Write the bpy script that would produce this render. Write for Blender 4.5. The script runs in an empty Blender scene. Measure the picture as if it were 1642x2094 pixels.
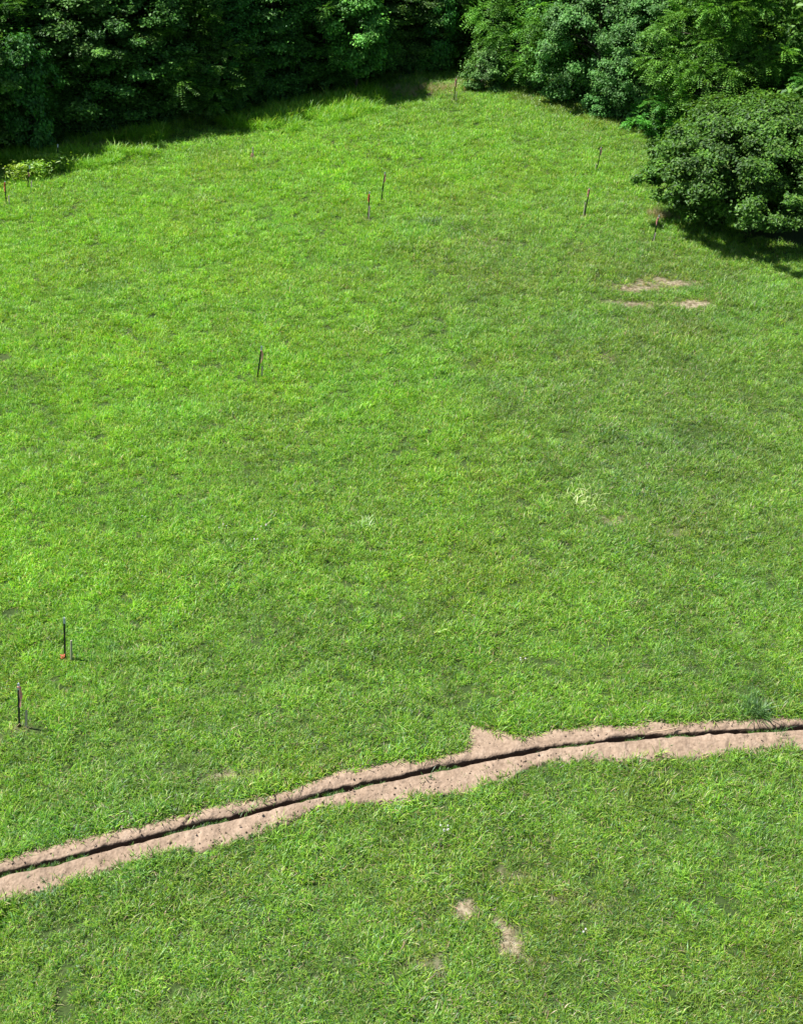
import bpy, math, random
import numpy as np
from mathutils import Vector

# ------------------------------------------------------------------ camera, sky, sun, exposure
SC = bpy.context.scene
COL = SC.collection
F_PX, PITCH, CAM_H = 2500.0, math.radians(34.5), 17.2      # photograph is 1642 x 2094
cam_d = bpy.data.cameras.new("camera")
cam = bpy.data.objects.new("camera", cam_d); COL.objects.link(cam)
cam_d.sensor_fit = 'VERTICAL'; cam_d.sensor_height = 24.0
cam_d.lens = 24.0 * F_PX / 2094.0
cam_d.clip_start = 0.5; cam_d.clip_end = 3000
cam.location = (0, 0, CAM_H)
cam.rotation_euler = (math.pi/2 - PITCH, 0, 0)
SC.camera = cam

SUN_EL = math.radians(61)
SUN_DIR = Vector((-0.97, 0.22, 0)).normalized()            # horizontal direction towards the sun
W = bpy.data.worlds.new("World"); SC.world = W; W.use_nodes = True
nt = W.node_tree; nt.nodes.clear()
sky = nt.nodes.new('ShaderNodeTexSky'); sky.sky_type = 'NISHITA'; sky.sun_disc = False
sky.sun_elevation = SUN_EL
sky.sun_rotation = math.atan2(SUN_DIR.x, SUN_DIR.y)
bg = nt.nodes.new('ShaderNodeBackground'); bg.inputs[1].default_value = 0.06
wo = nt.nodes.new('ShaderNodeOutputWorld')
nt.links.new(sky.outputs[0], bg.inputs[0]); nt.links.new(bg.outputs[0], wo.inputs[0])
sd = bpy.data.lights.new("sun", 'SUN'); sd.energy = 5.0; sd.angle = math.radians(0.5); sd.color = (1, 0.96, 0.89)
sun = bpy.data.objects.new("sun", sd); COL.objects.link(sun)
sv = Vector((SUN_DIR.x*math.cos(SUN_EL), SUN_DIR.y*math.cos(SUN_EL), math.sin(SUN_EL)))
sun.rotation_euler = sv.to_track_quat('Z', 'Y').to_euler()
sun.location = sv*100
SC.view_settings.view_transform = 'Standard'; SC.view_settings.look = 'None'
SC.view_settings.exposure = 0.85; SC.view_settings.gamma = 1
SC.render.engine = 'CYCLES'
SC.cycles.max_bounces = 6; SC.cycles.transmission_bounces = 4; SC.cycles.diffuse_bounces = 3
SC.cycles.glossy_bounces = 2

# ------------------------------------------------------------------ helpers
rng = np.random.default_rng(7)
random.seed(7)
CP, SP = math.cos(PITCH), math.sin(PITCH)

def ray(px, py):
    u = (px-821.0)/F_PX; v = -(py-1047.0)/F_PX
    return Vector((u, CP + v*SP, -SP + v*CP))

def ground(px, py, z=0.0):
    d = ray(px, py); t = (CAM_H-z)/(-d.z)
    return Vector((d.x*t, d.y*t, z))

def at_y(px, py, y):
    d = ray(px, py); t = y/d.y
    return Vector((d.x*t, y, CAM_H + d.z*t))

_T = np.random.default_rng(99).random((256, 256))
def vnoise(x, y, s):
    x = np.asarray(x, float)/s + 1000; y = np.asarray(y, float)/s + 1000
    xi = np.floor(x).astype(int); yi = np.floor(y).astype(int)
    fx = x-xi; fy = y-yi; fx = fx*fx*(3-2*fx); fy = fy*fy*(3-2*fy)
    a = _T[xi % 256, yi % 256]; b = _T[(xi+1) % 256, yi % 256]
    c = _T[xi % 256, (yi+1) % 256]; d = _T[(xi+1) % 256, (yi+1) % 256]
    return (a*(1-fx)+b*fx)*(1-fy) + (c*(1-fx)+d*fx)*fy
def fbm(x, y, s):
    return (vnoise(x, y, s) + 0.5*vnoise(np.asarray(x)+31, np.asarray(y)+17, s/2) + 0.25*vnoise(np.asarray(x)+7, np.asarray(y)+91, s/4))/1.75

def tag(o, label=None, cat=None, group=None, kind=None):
    if label: o["label"] = label
    if cat: o["category"] = cat
    if group: o["group"] = group
    if kind: o["kind"] = kind
    return o

def empty(name, loc):
    o = bpy.data.objects.new(name, None); COL.objects.link(o); o.location = loc
    o.empty_display_size = 0.3
    return o

def link(name, me, mat=None, parent=None):
    o = bpy.data.objects.new(name, me); COL.objects.link(o)
    if mat is not None and len(me.materials) == 0: me.materials.append(mat)
    if parent is not None: o.parent = parent
    return o

def mesh_np(name, V, faces_list, smooth=False):
    """faces_list: list of int arrays (n,k)"""
    me = bpy.data.meshes.new(name)
    V = np.asarray(V, np.float32)
    me.vertices.add(len(V)); me.vertices.foreach_set('co', V.ravel())
    loops = np.concatenate([f.ravel() for f in faces_list]).astype(np.int32)
    sizes = np.concatenate([np.full(len(f), f.shape[1]) for f in faces_list]).astype(np.int32)
    starts = np.concatenate([[0], np.cumsum(sizes)[:-1]]).astype(np.int32)
    me.loops.add(len(loops)); me.loops.foreach_set('vertex_index', loops)
    me.polygons.add(len(sizes)); me.polygons.foreach_set('loop_start', starts)
    if smooth: me.polygons.foreach_set('use_smooth', np.ones(len(sizes), bool))
    me.update(calc_edges=True)
    return me

def add_col(me, name, C):
    a = me.color_attributes.new(name, 'FLOAT_COLOR', 'POINT')
    C = np.asarray(C, np.float32)
    if C.shape[1] == 3: C = np.concatenate([C, np.ones((len(C), 1), np.float32)], 1)
    a.data.foreach_set('color', C.ravel())

def add_float(me, name, A):
    a = me.attributes.new(name, 'FLOAT', 'POINT'); a.data.foreach_set('value', np.asarray(A, np.float32))

def tube(pts, radii, sides=8):
    pts = [Vector(p) for p in pts]; V = []; Fq = []
    for i, p in enumerate(pts):
        d = (pts[min(i+1, len(pts)-1)] - pts[max(i-1, 0)]).normalized()
        a = d.cross(Vector((0.13, 0.97, 0.2))).normalized(); b = d.cross(a)
        for k in range(sides):
            t = 2*math.pi*k/sides
            V.append(p + (a*math.cos(t)+b*math.sin(t))*radii[i])
    for i in range(len(pts)-1):
        for k in range(sides):
            Fq.append((i*sides+k, i*sides+(k+1) % sides, (i+1)*sides+(k+1) % sides, (i+1)*sides+k))
    return [tuple(v) for v in V], Fq

class MB:
    def __init__(s): s.v = []; s.f = []
    def add(s, V, Fq):
        n = len(s.v); s.v += [tuple(v) for v in V]; s.f += [tuple(i+n for i in f) for f in Fq]
    def tube(s, pts, r, sides=8): s.add(*tube(pts, r, sides))
    def prism(s, outline, z0, z1, sx1=1.0):
        n = len(outline)
        V = [(x, y, z0) for x, y in outline] + [(x*sx1, y*sx1, z1) for x, y in outline]
        Fq = [tuple(range(n))[::-1], tuple(range(n, 2*n))] + [(i, (i+1) % n, n+(i+1) % n, n+i) for i in range(n)]
        s.add(V, Fq)
    def box(s, c, d):
        x, y, z = c; a, b, e = d[0]/2, d[1]/2, d[2]/2
        V = [(x+i*a, y+j*b, z+k*e) for i in (-1, 1) for j in (-1, 1) for k in (-1, 1)]
        s.add(V, [(0, 1, 3, 2), (4, 6, 7, 5), (0, 4, 5, 1), (2, 3, 7, 6), (0, 2, 6, 4), (1, 5, 7, 3)])
    def mesh(s, name, smooth=False):
        me = bpy.data.meshes.new(name); me.from_pydata(s.v, [], s.f); me.update()
        if smooth: me.polygons.foreach_set('use_smooth', [True]*len(me.polygons))
        return me

# ------------------------------------------------------------------ materials
def new_mat(name):
    m = bpy.data.materials.new(name); m.use_nodes = True; m.node_tree.nodes.clear()
    return m, m.node_tree.nodes, m.node_tree.links

def foliage_mat(name, transl=0.38, gloss=0.05, rough=0.45, instancer=False, tint=(1, 1, 1)):
    m, N, L = new_mat(name)
    at = N.new('ShaderNodeAttribute'); at.attribute_name = 'col'
    col = at.outputs['Color']
    if instancer:
        it = N.new('ShaderNodeAttribute'); it.attribute_type = 'INSTANCER'; it.attribute_name = 'tint'
        mx = N.new('ShaderNodeVectorMath'); mx.operation = 'MULTIPLY'
        L.new(col, mx.inputs[0]); L.new(it.outputs['Vector'], mx.inputs[1]); col = mx.outputs[0]
    else:
        # slow colour drift through the plant and a per-plant shift
        oi = N.new('ShaderNodeObjectInfo')
        tc = N.new('ShaderNodeTexCoord'); no = N.new('ShaderNodeTexNoise'); no.inputs['Scale'].default_value = 0.9
        L.new(tc.outputs['Object'], no.inputs['Vector'])
        hs = N.new('ShaderNodeHueSaturation')
        mr = N.new('ShaderNodeMapRange'); mr.inputs[3].default_value = 0.485; mr.inputs[4].default_value = 0.52
        L.new(oi.outputs['Random'], mr.inputs[0]); L.new(mr.outputs[0], hs.inputs['Hue'])
        mv = N.new('ShaderNodeMapRange'); mv.inputs[1].default_value = .3; mv.inputs[2].default_value = .7
        mv.inputs[3].default_value = 0.8; mv.inputs[4].default_value = 1.2
        L.new(no.outputs['Fac'], mv.inputs[0]); L.new(mv.outputs[0], hs.inputs['Value'])
        mx = N.new('ShaderNodeVectorMath'); mx.operation = 'MULTIPLY'; mx.inputs[1].default_value = tint
        L.new(col, mx.inputs[0]); L.new(mx.outputs[0], hs.inputs['Color']); col = hs.outputs[0]
    di = N.new('ShaderNodeBsdfDiffuse'); tr = N.new('ShaderNodeBsdfTranslucent'); gl = N.new('ShaderNodeBsdfGlossy')
    gl.inputs['Roughness'].default_value = rough; gl.inputs['Color'].default_value = (.9, .95, 1, 1)
    warm = N.new('ShaderNodeVectorMath'); warm.operation = 'MULTIPLY'; warm.inputs[1].default_value = (1.15, 1.12, 0.6)
    L.new(col, di.inputs[0]); L.new(col, warm.inputs[0]); L.new(warm.outputs[0], tr.inputs[0])
    m1 = N.new('ShaderNodeMixShader'); m1.inputs[0].default_value = transl
    L.new(di.outputs[0], m1.inputs[1]); L.new(tr.outputs[0], m1.inputs[2])
    m2 = N.new('ShaderNodeMixShader'); m2.inputs[0].default_value = gloss
    L.new(m1.outputs[0], m2.inputs[1]); L.new(gl.outputs[0], m2.inputs[2])
    o = N.new('ShaderNodeOutputMaterial'); L.new(m2.outputs[0], o.inputs[0])
    return m

def plain_mat(name, c1, c2, scale=8, rough=0.8, bump=0.3, bscale=30, stretch=(1, 1, 1), metal=0.0):
    m, N, L = new_mat(name)
    tc = N.new('ShaderNodeTexCoord'); mp = N.new('ShaderNodeMapping'); mp.inputs['Scale'].default_value = stretch
    L.new(tc.outputs['Object'], mp.inputs[0])
    no = N.new('ShaderNodeTexNoise'); no.inputs['Scale'].default_value = scale; no.inputs['Detail'].default_value = 6
    n2 = N.new('ShaderNodeTexNoise'); n2.inputs['Scale'].default_value = bscale; n2.inputs['Detail'].default_value = 5
    L.new(mp.outputs[0], no.inputs['Vector']); L.new(mp.outputs[0], n2.inputs['Vector'])
    cr = N.new('ShaderNodeValToRGB'); cr.color_ramp.elements[0].position = .35; cr.color_ramp.elements[1].position = .65
    cr.color_ramp.elements[0].color = (*c1, 1); cr.color_ramp.elements[1].color = (*c2, 1)
    L.new(no.outputs['Fac'], cr.inputs[0])
    bs = N.new('ShaderNodeBsdfPrincipled'); bs.inputs['Roughness'].default_value = rough
    bs.inputs['Metallic'].default_value = metal
    L.new(cr.outputs[0], bs.inputs['Base Color'])
    bp = N.new('ShaderNodeBump'); bp.inputs['Strength'].default_value = bump; bp.inputs['Distance'].default_value = .02
    L.new(n2.outputs['Fac'], bp.inputs['Height']); L.new(bp.outputs[0], bs.inputs['Normal'])
    o = N.new('ShaderNodeOutputMaterial'); L.new(bs.outputs[0], o.inputs[0])
    return m

def soil_mat(name, dark, light, pale, scale):
    m, N, L = new_mat(name)
    tc = N.new('ShaderNodeTexCoord')
    n1 = N.new('ShaderNodeTexNoise'); n1.inputs['Scale'].default_value = scale; n1.inputs['Detail'].default_value = 8; n1.inputs['Roughness'].default_value = .65
    n2 = N.new('ShaderNodeTexNoise'); n2.inputs['Scale'].default_value = scale*7; n2.inputs['Detail'].default_value = 6
    vo = N.new('ShaderNodeTexVoronoi'); vo.inputs['Scale'].default_value = scale*9
    for n in (n1, n2, vo): L.new(tc.outputs['Object'], n.inputs['Vector'])
    cr = N.new('ShaderNodeValToRGB'); e = cr.color_ramp.elements
    e[0].position = .3; e[0].color = (*dark, 1); e[1].position = .55; e[1].color = (*light, 1)
    q = e.new(.75); q.color = (*pale, 1)
    ad = N.new('ShaderNodeMath'); ad.operation = 'MULTIPLY_ADD'; ad.inputs[1].default_value = .45
    L.new(n2.outputs['Fac'], ad.inputs[0])
    h = N.new('ShaderNodeMath'); h.operation = 'MULTIPLY'; h.inputs[1].default_value = .6
    L.new(n1.outputs['Fac'], h.inputs[0]); L.new(h.outputs[0], ad.inputs[2]); L.new(ad.outputs[0], cr.inputs[0])
    bs = N.new('ShaderNodeBsdfPrincipled'); bs.inputs['Roughness'].default_value = .95; bs.inputs['Specular IOR Level'].default_value = .15
    L.new(cr.outputs[0], bs.inputs['Base Color'])
    bm = N.new('ShaderNodeMath'); bm.operation = 'ADD'; L.new(n2.outputs['Fac'], bm.inputs[0]); L.new(vo.outputs['Distance'], bm.inputs[1])
    bp = N.new('ShaderNodeBump'); bp.inputs['Strength'].default_value = .5; bp.inputs['Distance'].default_value = .02
    L.new(bm.outputs[0], bp.inputs['Height']); L.new(bp.outputs[0], bs.inputs['Normal'])
    o = N.new('ShaderNodeOutputMaterial'); L.new(bs.outputs[0], o.inputs[0])
    return m, N, L, cr, bs

M_SOIL = soil_mat("trench_soil", (.17, .118, .082), (.31, .228, .165), (.44, .34, .256), 2.2)[0]
M_SLOT_SHADE = soil_mat("slot_shade_soil", (.06, .042, .028), (.12, .085, .06), (.18, .135, .095), 3)[0]  # trench soil darkened: the shade inside the slot is put into its colour
M_GROUND, N_, L_, cr_, bs_ = soil_mat("thatch_ground", (.022, .040, .010), (.045, .075, .020), (.09, .11, .04), 1.6)
ba = N_.new('ShaderNodeAttribute'); ba.attribute_name = 'bare'
c2 = N_.new('ShaderNodeValToRGB'); c2.color_ramp.elements[0].position = .3; c2.color_ramp.elements[0].color = (.10, .08, .04, 1)
c2.color_ramp.elements[1].position = .7; c2.color_ramp.elements[1].color = (.40, .345, .245, 1)
nn = N_.new('ShaderNodeTexNoise'); nn.inputs['Scale'].default_value = 9; nn.inputs['Detail'].default_value = 8
tcn = N_.new('ShaderNodeTexCoord'); L_.new(tcn.outputs['Object'], nn.inputs['Vector']); L_.new(nn.outputs['Fac'], c2.inputs[0])
mxc = N_.new('ShaderNodeMix'); mxc.data_type = 'RGBA'
L_.new(ba.outputs['Fac'], mxc.inputs['Factor']); L_.new(cr_.outputs[0], mxc.inputs['A']); L_.new(c2.outputs[0], mxc.inputs['B'])
L_.new(mxc.outputs['Result'], bs_.inputs['Base Color'])

M_GRASS = foliage_mat("grass_blades", .42, .03, .45, instancer=True)
M_LEAF = foliage_mat("tree_leaves", .34, .018, .5)
M_WEED = foliage_mat("weed_leaves", .35, .04, .45)
M_BARK = plain_mat("bark", (.05, .04, .03), (.16, .13, .10), 4, .9, .8, 12, (1, 1, .25))
M_POST = plain_mat("post_green_steel", (.008, .014, .011), (.022, .032, .026), 14, .55, .2, 60)
M_TIP = plain_mat("post_white_paint", (.45, .52, .60), (.72, .76, .80), 20, .6, .1, 60)
def tape_mat(name, a, b):
    m = plain_mat(name, a, b, 12, .5, .2, 40); N, L = m.node_tree.nodes, m.node_tree.links
    bs = next(n for n in N if n.type == 'BSDF_PRINCIPLED'); out = next(n for n in N if n.type == 'OUTPUT_MATERIAL')
    tr = N.new('ShaderNodeBsdfTranslucent'); mx = N.new('ShaderNodeMixShader'); mx.inputs[0].default_value = .5
    L.new(bs.inputs['Base Color'].links[0].from_socket, tr.inputs[0])
    L.new(bs.outputs[0], mx.inputs[1]); L.new(tr.outputs[0], mx.inputs[2]); L.new(mx.outputs[0], out.inputs[0])
    return m
M_TAPE = tape_mat("flagging_tape", (.95, .50, .48), (1.0, .70, .64))
M_TAPEO = tape_mat("orange_tape", (.9, .28, .16), (1.0, .45, .30))
M_WOOD = plain_mat("stake_wood", (.30, .27, .22), (.55, .49, .40), 10, .8, .3, 40, (1, 1, .15))
M_STICK = plain_mat("stick_wood", (.35, .26, .16), (.55, .42, .28), 10, .8, .3, 40)
M_PETAL = plain_mat("clover_petals", (.60, .58, .56), (.85, .83, .80), 30, .7, .1, 60)
M_STEM = plain_mat("flower_stem", (.05, .12, .02), (.09, .18, .03), 20, .7, .1, 60)

# ------------------------------------------------------------------ trench edges, unprojected from the picture to the ground
slot = [(0,1793),(110,1767),(210,1741),(300,1717),(425,1686),(540,1657),(650,1629),(750,1607),(820,1591),(955,1563),(1045,1546),(1130,1531),(1245,1517),(1345,1509),(1470,1502),(1642,1491)]
upper = [(0,1758),(100,1734),(200,1708),(325,1680),(440,1650),(540,1629),(625,1606),(700,1582),(820,1558),(880,1550),(945,1539),(958,1520),(964,1488),(985,1484),(1020,1493),(1065,1506),(1145,1493),(1270,1485),(1420,1477),(1571,1471),(1642,1474)]
lower = [(0,1839),(100,1812),(175,1793),(250,1763),(350,1741),(425,1729),(500,1711),(575,1684),(630,1657),(675,1645),(775,1634),(820,1635),(895,1620),(970,1609),(1020,1603),(1040,1585),(1095,1555),(1145,1556),(1245,1558),(1320,1549),(1420,1545),(1495,1533),(1642,1528)]
def world_curve(pts, ext):
    P = [ground(*p) for p in pts]; X = [p.x for p in P]; Y = [p.y for p in P]
    s0 = (Y[1]-Y[0])/(X[1]-X[0]); X = [X[0]-30] + X; Y = [Y[0]-30*0.30] + Y
    X.append(X[-1]+30); Y.append(Y[-1]+30*ext)
    return np.array(X), np.array(Y)
CS, CU, CL = world_curve(slot, .02), world_curve(upper, .02), world_curve(lower, .02)
def smooth_interp(C, x, w=0.25):
    return (np.interp(x-w, *C)+2*np.interp(x, *C)+np.interp(x+w, *C))/4
def yc(x): return smooth_interp(CS, x, .4)
def yu(x): return .03 + np.interp(x, *CU) + .09*(vnoise(x, x*0, .35)-.5) + .06*(vnoise(x, x*0+9, .11)-.5)
def yl(x): return -.09 + smooth_interp(CL, x, .15) + .12*(vnoise(x, x*0+5, .4)-.5) + .07*(vnoise(x, x*0+3, .12)-.5)

def gz(x, y):
    x = np.asarray(x, float); y = np.asarray(y, float)
    z = .16*(fbm(x, y, 6.0)-.5) + .10*(vnoise(x+50, y, 1.7)-.5)
    d = np.abs(y - yc(x))
    return z*np.clip((d-1.0)/1.5, 0, 1)

# bare patches: pixel centre, half-size in metres along x / y, strength
PATCH = [(1365,578,1.05,.5,1.0),(1300,590,1.3,.3,.95),(1412,621,.85,.38,1.3),(1290,622,.9,.3,.75),
         (1037,1918,.15,.40,1.5),(1028,1893,.13,.24,1.4),(1047,1940,.12,.2,1.4),(948,1855,.34,.22,1.3),(930,1846,.2,.1,.7),(1100,1965,.2,.13,.6),(1060,1800,.25,.14,.6),
         (1025,1783,.15,.1,.6),(1130,1835,.3,.12,.5),(1230,1858,.3,.12,.5),(465,1588,.45,.18,.9),(1255,1065,.5,.25,.5),
         (880,1960,.5,.4,.35),(870,1850,.5,.3,.25),(1390,1090,.6,.3,.25),(900,185,1.5,.8,.35),(1215,735,.8,.4,.25),(960,500,1.6,.8,.2),
         (132,1352,.15,.12,.6),(40,1492,.15,.12,.5),(750,450,.3,.25,.6),(530,776,.2,.15,.5),(1195,445,.3,.2,.6),(1335,497,.3,.2,.5)]
PW = [(*ground(a, b).xy, c, d, s) for a, b, c, d, s in PATCH]
def bare(x, y):
    x = np.asarray(x, float); y = np.asarray(y, float); m = np.zeros_like(x)
    for px, py, rx, ry, s in PW:
        n = .55*(vnoise(x, y, .22)-.5) + .8*(vnoise(x+5, y+5, .6)-.5)
        r = np.sqrt(((x-px)/rx)**2 + ((y-py)/ry)**2) + n
        m = np.maximum(m, s*np.clip((1.3-r)/.9, 0, 1))
    return np.minimum(m, 1)

# ------------------------------------------------------------------ ground sheet (one sheet to the horizon, sagging under the trench)
def far_axis(core, reach):
    out = [reach]; v = reach
    while v > core: v = core+(v-core)*.62; out.append(v) if v-core > .3 else None; v = v if v-core > .3 else core
    return sorted(set(out))
xs = np.concatenate([[-1500, -700, -350, -180, -95, -60, -42], np.arange(-32, 32.01, .16), [42, 60, 95, 180, 350, 700, 1500]])
vs = np.concatenate([[-900, -400, -180, -80, -40, -22], np.arange(-10, -.75, .16), [-.6, -.36, -.18, .18, .36, .6], np.arange(.8, 52, .16), [58, 70, 100, 180, 400, 900, 2000]])
X, Vv = np.meshgrid(xs, vs); Xc = np.clip(X, -36, 36)
Y = yc(Xc)*np.clip(1-(np.abs(X)-36)/60, 0, 1) + 15*np.clip((np.abs(X)-36)/60, 0, 1) + Vv
Z = gz(Xc, Y); Z = np.where((np.abs(Vv) < .30) & (np.abs(X) < 30), -.8, Z)
Z = np.where(np.abs(X) > 60, 0, Z)
B = np.where((np.abs(X) < 31) & (Y < 70), bare(X, Y), 0)
nr, nc = X.shape; I = np.arange(nr*nc).reshape(nr, nc)
Q = np.stack([I[:-1, :-1], I[:-1, 1:], I[1:, 1:], I[1:, :-1]], -1).reshape(-1, 4)
me = mesh_np("ground", np.stack([X, Y, Z], -1).reshape(-1, 3), [Q], True)
add_float(me, 'bare', B.ravel())
tag(link("ground", me, M_GROUND), kind="structure")

# ------------------------------------------------------------------ trench with the soil thrown up on both sides
xs = np.arange(-28, 28, .03)
n_side = 20
rows = []
for i in range(-n_side-1, 0): rows.append(('L', i))
rows += [('S', -1.0, 0), ('S', -.93, -.10), ('S', -.8, -.44), ('S', 0, -.5), ('S', .82, -.44), ('S', .95, -.1), ('S', 1.0, -.02)]
for i in range(1, n_side+2): rows.append(('U', i))
Yc, Yu, Yl = yc(xs), yu(xs), yl(xs)
wob = .035*(vnoise(xs, xs*0+40, .5)-.5) + .02*(vnoise(xs, xs*0+41, .13)-.5)
wob2 = .05*(vnoise(xs, xs*0+60, .6)-.5) + .04*(vnoise(xs, xs*0+61, .12)-.5)
hw = .098 + .03*(vnoise(xs, xs*0+80, .9)-.3)
s_lo = Yc-hw+wob; s_hi = Yc+hw+wob2
RX, RY, RZ = [], [], []
for r in rows:
    if r[0] == 'L':
        t = (-r[1])/n_side; tt = min(t, 1.0)
        yy = s_lo + (Yl-s_lo)*tt - (0.10 if t > 1 else 0)
        prof = .085*(1-tt)**.45*(.75+.5*vnoise(xs, xs*0+20, .8)) + .016
        lump = .07*(fbm(xs, yy, .13)-.5) + .06*(vnoise(xs, yy, .5)-.5)
        zz = np.maximum(prof + lump*min(1, 2*(1-tt)+.25), .008) if t <= 1 else np.full_like(xs, -.15)
    elif r[0] == 'U':
        t = r[1]/n_side; tt = min(t, 1.0)
        yy = s_hi + (Yu-s_hi)*tt + (0.10 if t > 1 else 0)
        prof = -.02 + np.clip(.02/(Yu-s_hi+.01), .02, .06)*np.sin(tt**.7*math.pi)**.8 + .02*tt
        lump = .07*(fbm(xs, yy, .12)-.5) + .05*(vnoise(xs, yy, .45)-.5)
        zz = np.maximum(prof + lump*min(1, 2*(1-tt)+.3), .008) if t <= 1 else np.full_like(xs, -.15)
    else:
        f = r[1]; mid = (s_lo+s_hi)/2; hh = (s_hi-s_lo)/2
        yy = mid + f*hh + .02*(vnoise(xs, xs*0+f*33, .1)-.5)
        zz = np.full_like(xs, r[2]) + (.07*(vnoise(xs, xs*0+f, .3)-.5) if r[2] < -.05 else .03*(vnoise(xs, xs*0+f, .2)-.5)) + (.07 if f < -.96 else 0)
    RX.append(xs); RY.append(yy); RZ.append(zz)
P = np.stack([np.array(RX), np.array(RY), np.array(RZ)], -1)
nr, nc = P.shape[:2]; I = np.arange(nr*nc).reshape(nr, nc)
Q = np.stack([I[:-1, :-1], I[:-1, 1:], I[1:, 1:], I[1:, :-1]], -1).reshape(-1, 4)
me = mesh_np("trench_soil", P.reshape(-1, 3), [Q], True)
me.materials.append(M_SOIL); me.materials.append(M_SLOT_SHADE)
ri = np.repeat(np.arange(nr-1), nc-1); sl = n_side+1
me.polygons.foreach_set('material_index', ((ri >= sl) & (ri < sl+6)).astype(np.int32))  # slot walls and floor get the soil with shade painted in
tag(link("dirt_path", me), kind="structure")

# loose clods on the bare soil
def clods():
    r = np.random.default_rng(5); V = []; Fq = []; n = 0
    base = np.array([(1,0,0),(-1,0,0),(0,1,0),(0,-1,0),(0,0,1),(0,0,-1)], float)
    tri = np.array([(0,2,4),(2,1,4),(1,3,4),(3,0,4),(2,0,5),(1,2,5),(3,1,5),(0,3,5)])
    for i in range(2600):
        x = r.uniform(-9, 9); c = float(yc(np.array([x]))[0]); u = float(yu(np.array([x]))[0]); l = float(yl(np.array([x]))[0])
        t = r.random()**.6*1.16
        if r.random() < .5: y = c+.11 + (u-c-.11)*t; z = .05
        else: y = c-.11 - (c-.11-l)*t; z = .085*max(0, 1-t)**.45+.03
        s = r.lognormal(-4.7, .45) if r.random() < .85 else r.lognormal(-4.0, .35)
        vv = base*s*r.uniform(.6, 1.3, (6, 1))*[1, 1, .7] + r.normal(0, s*.15, (6, 3)) + [x, y, z]
        V.append(vv); Fq.append(tri+n); n += 6
    return mesh_np("clods", np.concatenate(V), [np.concatenate(Fq)])
tag(link("soil_clods", clods(), M_SOIL), "small clods of loose pale soil along the trench", "soil", kind="stuff")

# ------------------------------------------------------------------ grass: tuft meshes + explicit points, instanced inside one object
def blades(r, n, spread, lmin, lmax, wid, tilt, curl, pal, flat=0.0, seg=3):
    """returns V (n*(2*seg+1),3), quads, tris, C"""
    az = r.uniform(0, 2*math.pi, n); rr = spread*np.sqrt(r.random(n)); ra = r.uniform(0, 2*math.pi, n)
    root = np.stack([rr*np.cos(ra), rr*np.sin(ra), np.full(n, -.02)], 1)
    Ln = r.uniform(lmin, lmax, n)*r.uniform(.7, 1.15, n)
    w = wid*r.uniform(.7, 1.3, n)
    th = np.abs(r.normal(tilt, .25, n)); cu = curl*r.uniform(.4, 1.5, n)
    tw = r.normal(0, .5, n)
    V = np.zeros((n, 2*seg+1, 3)); p = root.copy()
    h = np.stack([np.cos(az), np.sin(az), np.zeros(n)], 1)
    for k in range(seg+1):
        a2 = az+math.pi/2+tw*k/seg
        side = np.stack([np.cos(a2), np.sin(a2), np.zeros(n)], 1)
        if k < seg:
            ww = w*(1-.25*k/seg)*(.75 if k == 0 else 1)
            V[:, 2*k] = p-side*ww[:, None]/2; V[:, 2*k+1] = p+side*ww[:, None]/2
            d = h*np.sin(th)[:, None] + np.array([0, 0, 1])*np.cos(th)[:, None]
            p = p + d*(Ln/seg)[:, None]; th = th+cu/seg
        else: V[:, 2*seg] = p
    V[:, :, 2] *= (1-flat)
    nv = 2*seg+1; o = (np.arange(n)*nv)[:, None]
    q = np.concatenate([o+np.array([2*k, 2*k+1, 2*k+3, 2*k+2]) for k in range(seg-1)])
    t = o+np.array([2*seg-2, 2*seg-1, 2*seg])
    pal = np.array(pal); ci = r.choice(len(pal), n, p=pal[:, 3]/pal[:, 3].sum())
    C = pal[ci, :3]*r.uniform(.75, 1.25, (n, 1)); C = np.repeat(C[:, None, :], nv, 1)
    return V.reshape(-1, 3), q, t, C.reshape(-1, 3)

def tree_nodes(ng_name):
    ng = bpy.data.node_groups.new(ng_name, 'GeometryNodeTree')
    ng.interface.new_socket('Geometry', in_out='INPUT', socket_type='NodeSocketGeometry')
    ng.interface.new_socket('Geometry', in_out='OUTPUT', socket_type='NodeSocketGeometry')
    N = ng.nodes; L = ng.links
    gi = N.new('NodeGroupInput'); go = N.new('NodeGroupOutput')
    def attr(name, typ):
        a = N.new('GeometryNodeInputNamedAttribute'); a.data_type = typ; a.inputs['Name'].default_value = name
        return [s for s in a.outputs if s.enabled and s.name == 'Attribute'][0]
    tid = attr('tid', 'INT')
    cmp_ = N.new('FunctionNodeCompare'); cmp_.data_type = 'INT'; cmp_.operation = 'GREATER_EQUAL'
    ii = [s for s in cmp_.inputs if s.enabled]; L.new(tid, ii[0]); ii[1].default_value = 0
    sep = N.new('GeometryNodeSeparateGeometry'); sep.domain = 'POINT'
    L.new(gi.outputs[0], sep.inputs[0]); L.new(cmp_.outputs[0], sep.inputs[1])
    sp = N.new('GeometryNodeSplitToInstances'); sp.domain = 'POINT'
    L.new(sep.outputs[0], sp.inputs['Geometry']); L.new(tid, sp.inputs['Group ID'])
    mp = N.new('GeometryNodeMeshToPoints'); L.new(sep.outputs[1], mp.inputs[0])
    ip = N.new('GeometryNodeInstanceOnPoints')
    L.new(mp.outputs[0], ip.inputs['Points']); L.new(sp.outputs['Instances'], ip.inputs['Instance'])
    ip.inputs['Pick Instance'].default_value = True
    L.new(attr('variant', 'INT'), ip.inputs['Instance Index'])
    L.new(attr('rot', 'FLOAT_VECTOR'), ip.inputs['Rotation']); L.new(attr('scl', 'FLOAT_VECTOR'), ip.inputs['Scale'])
    L.new(ip.outputs[0], go.inputs[0])
    return ng
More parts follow.
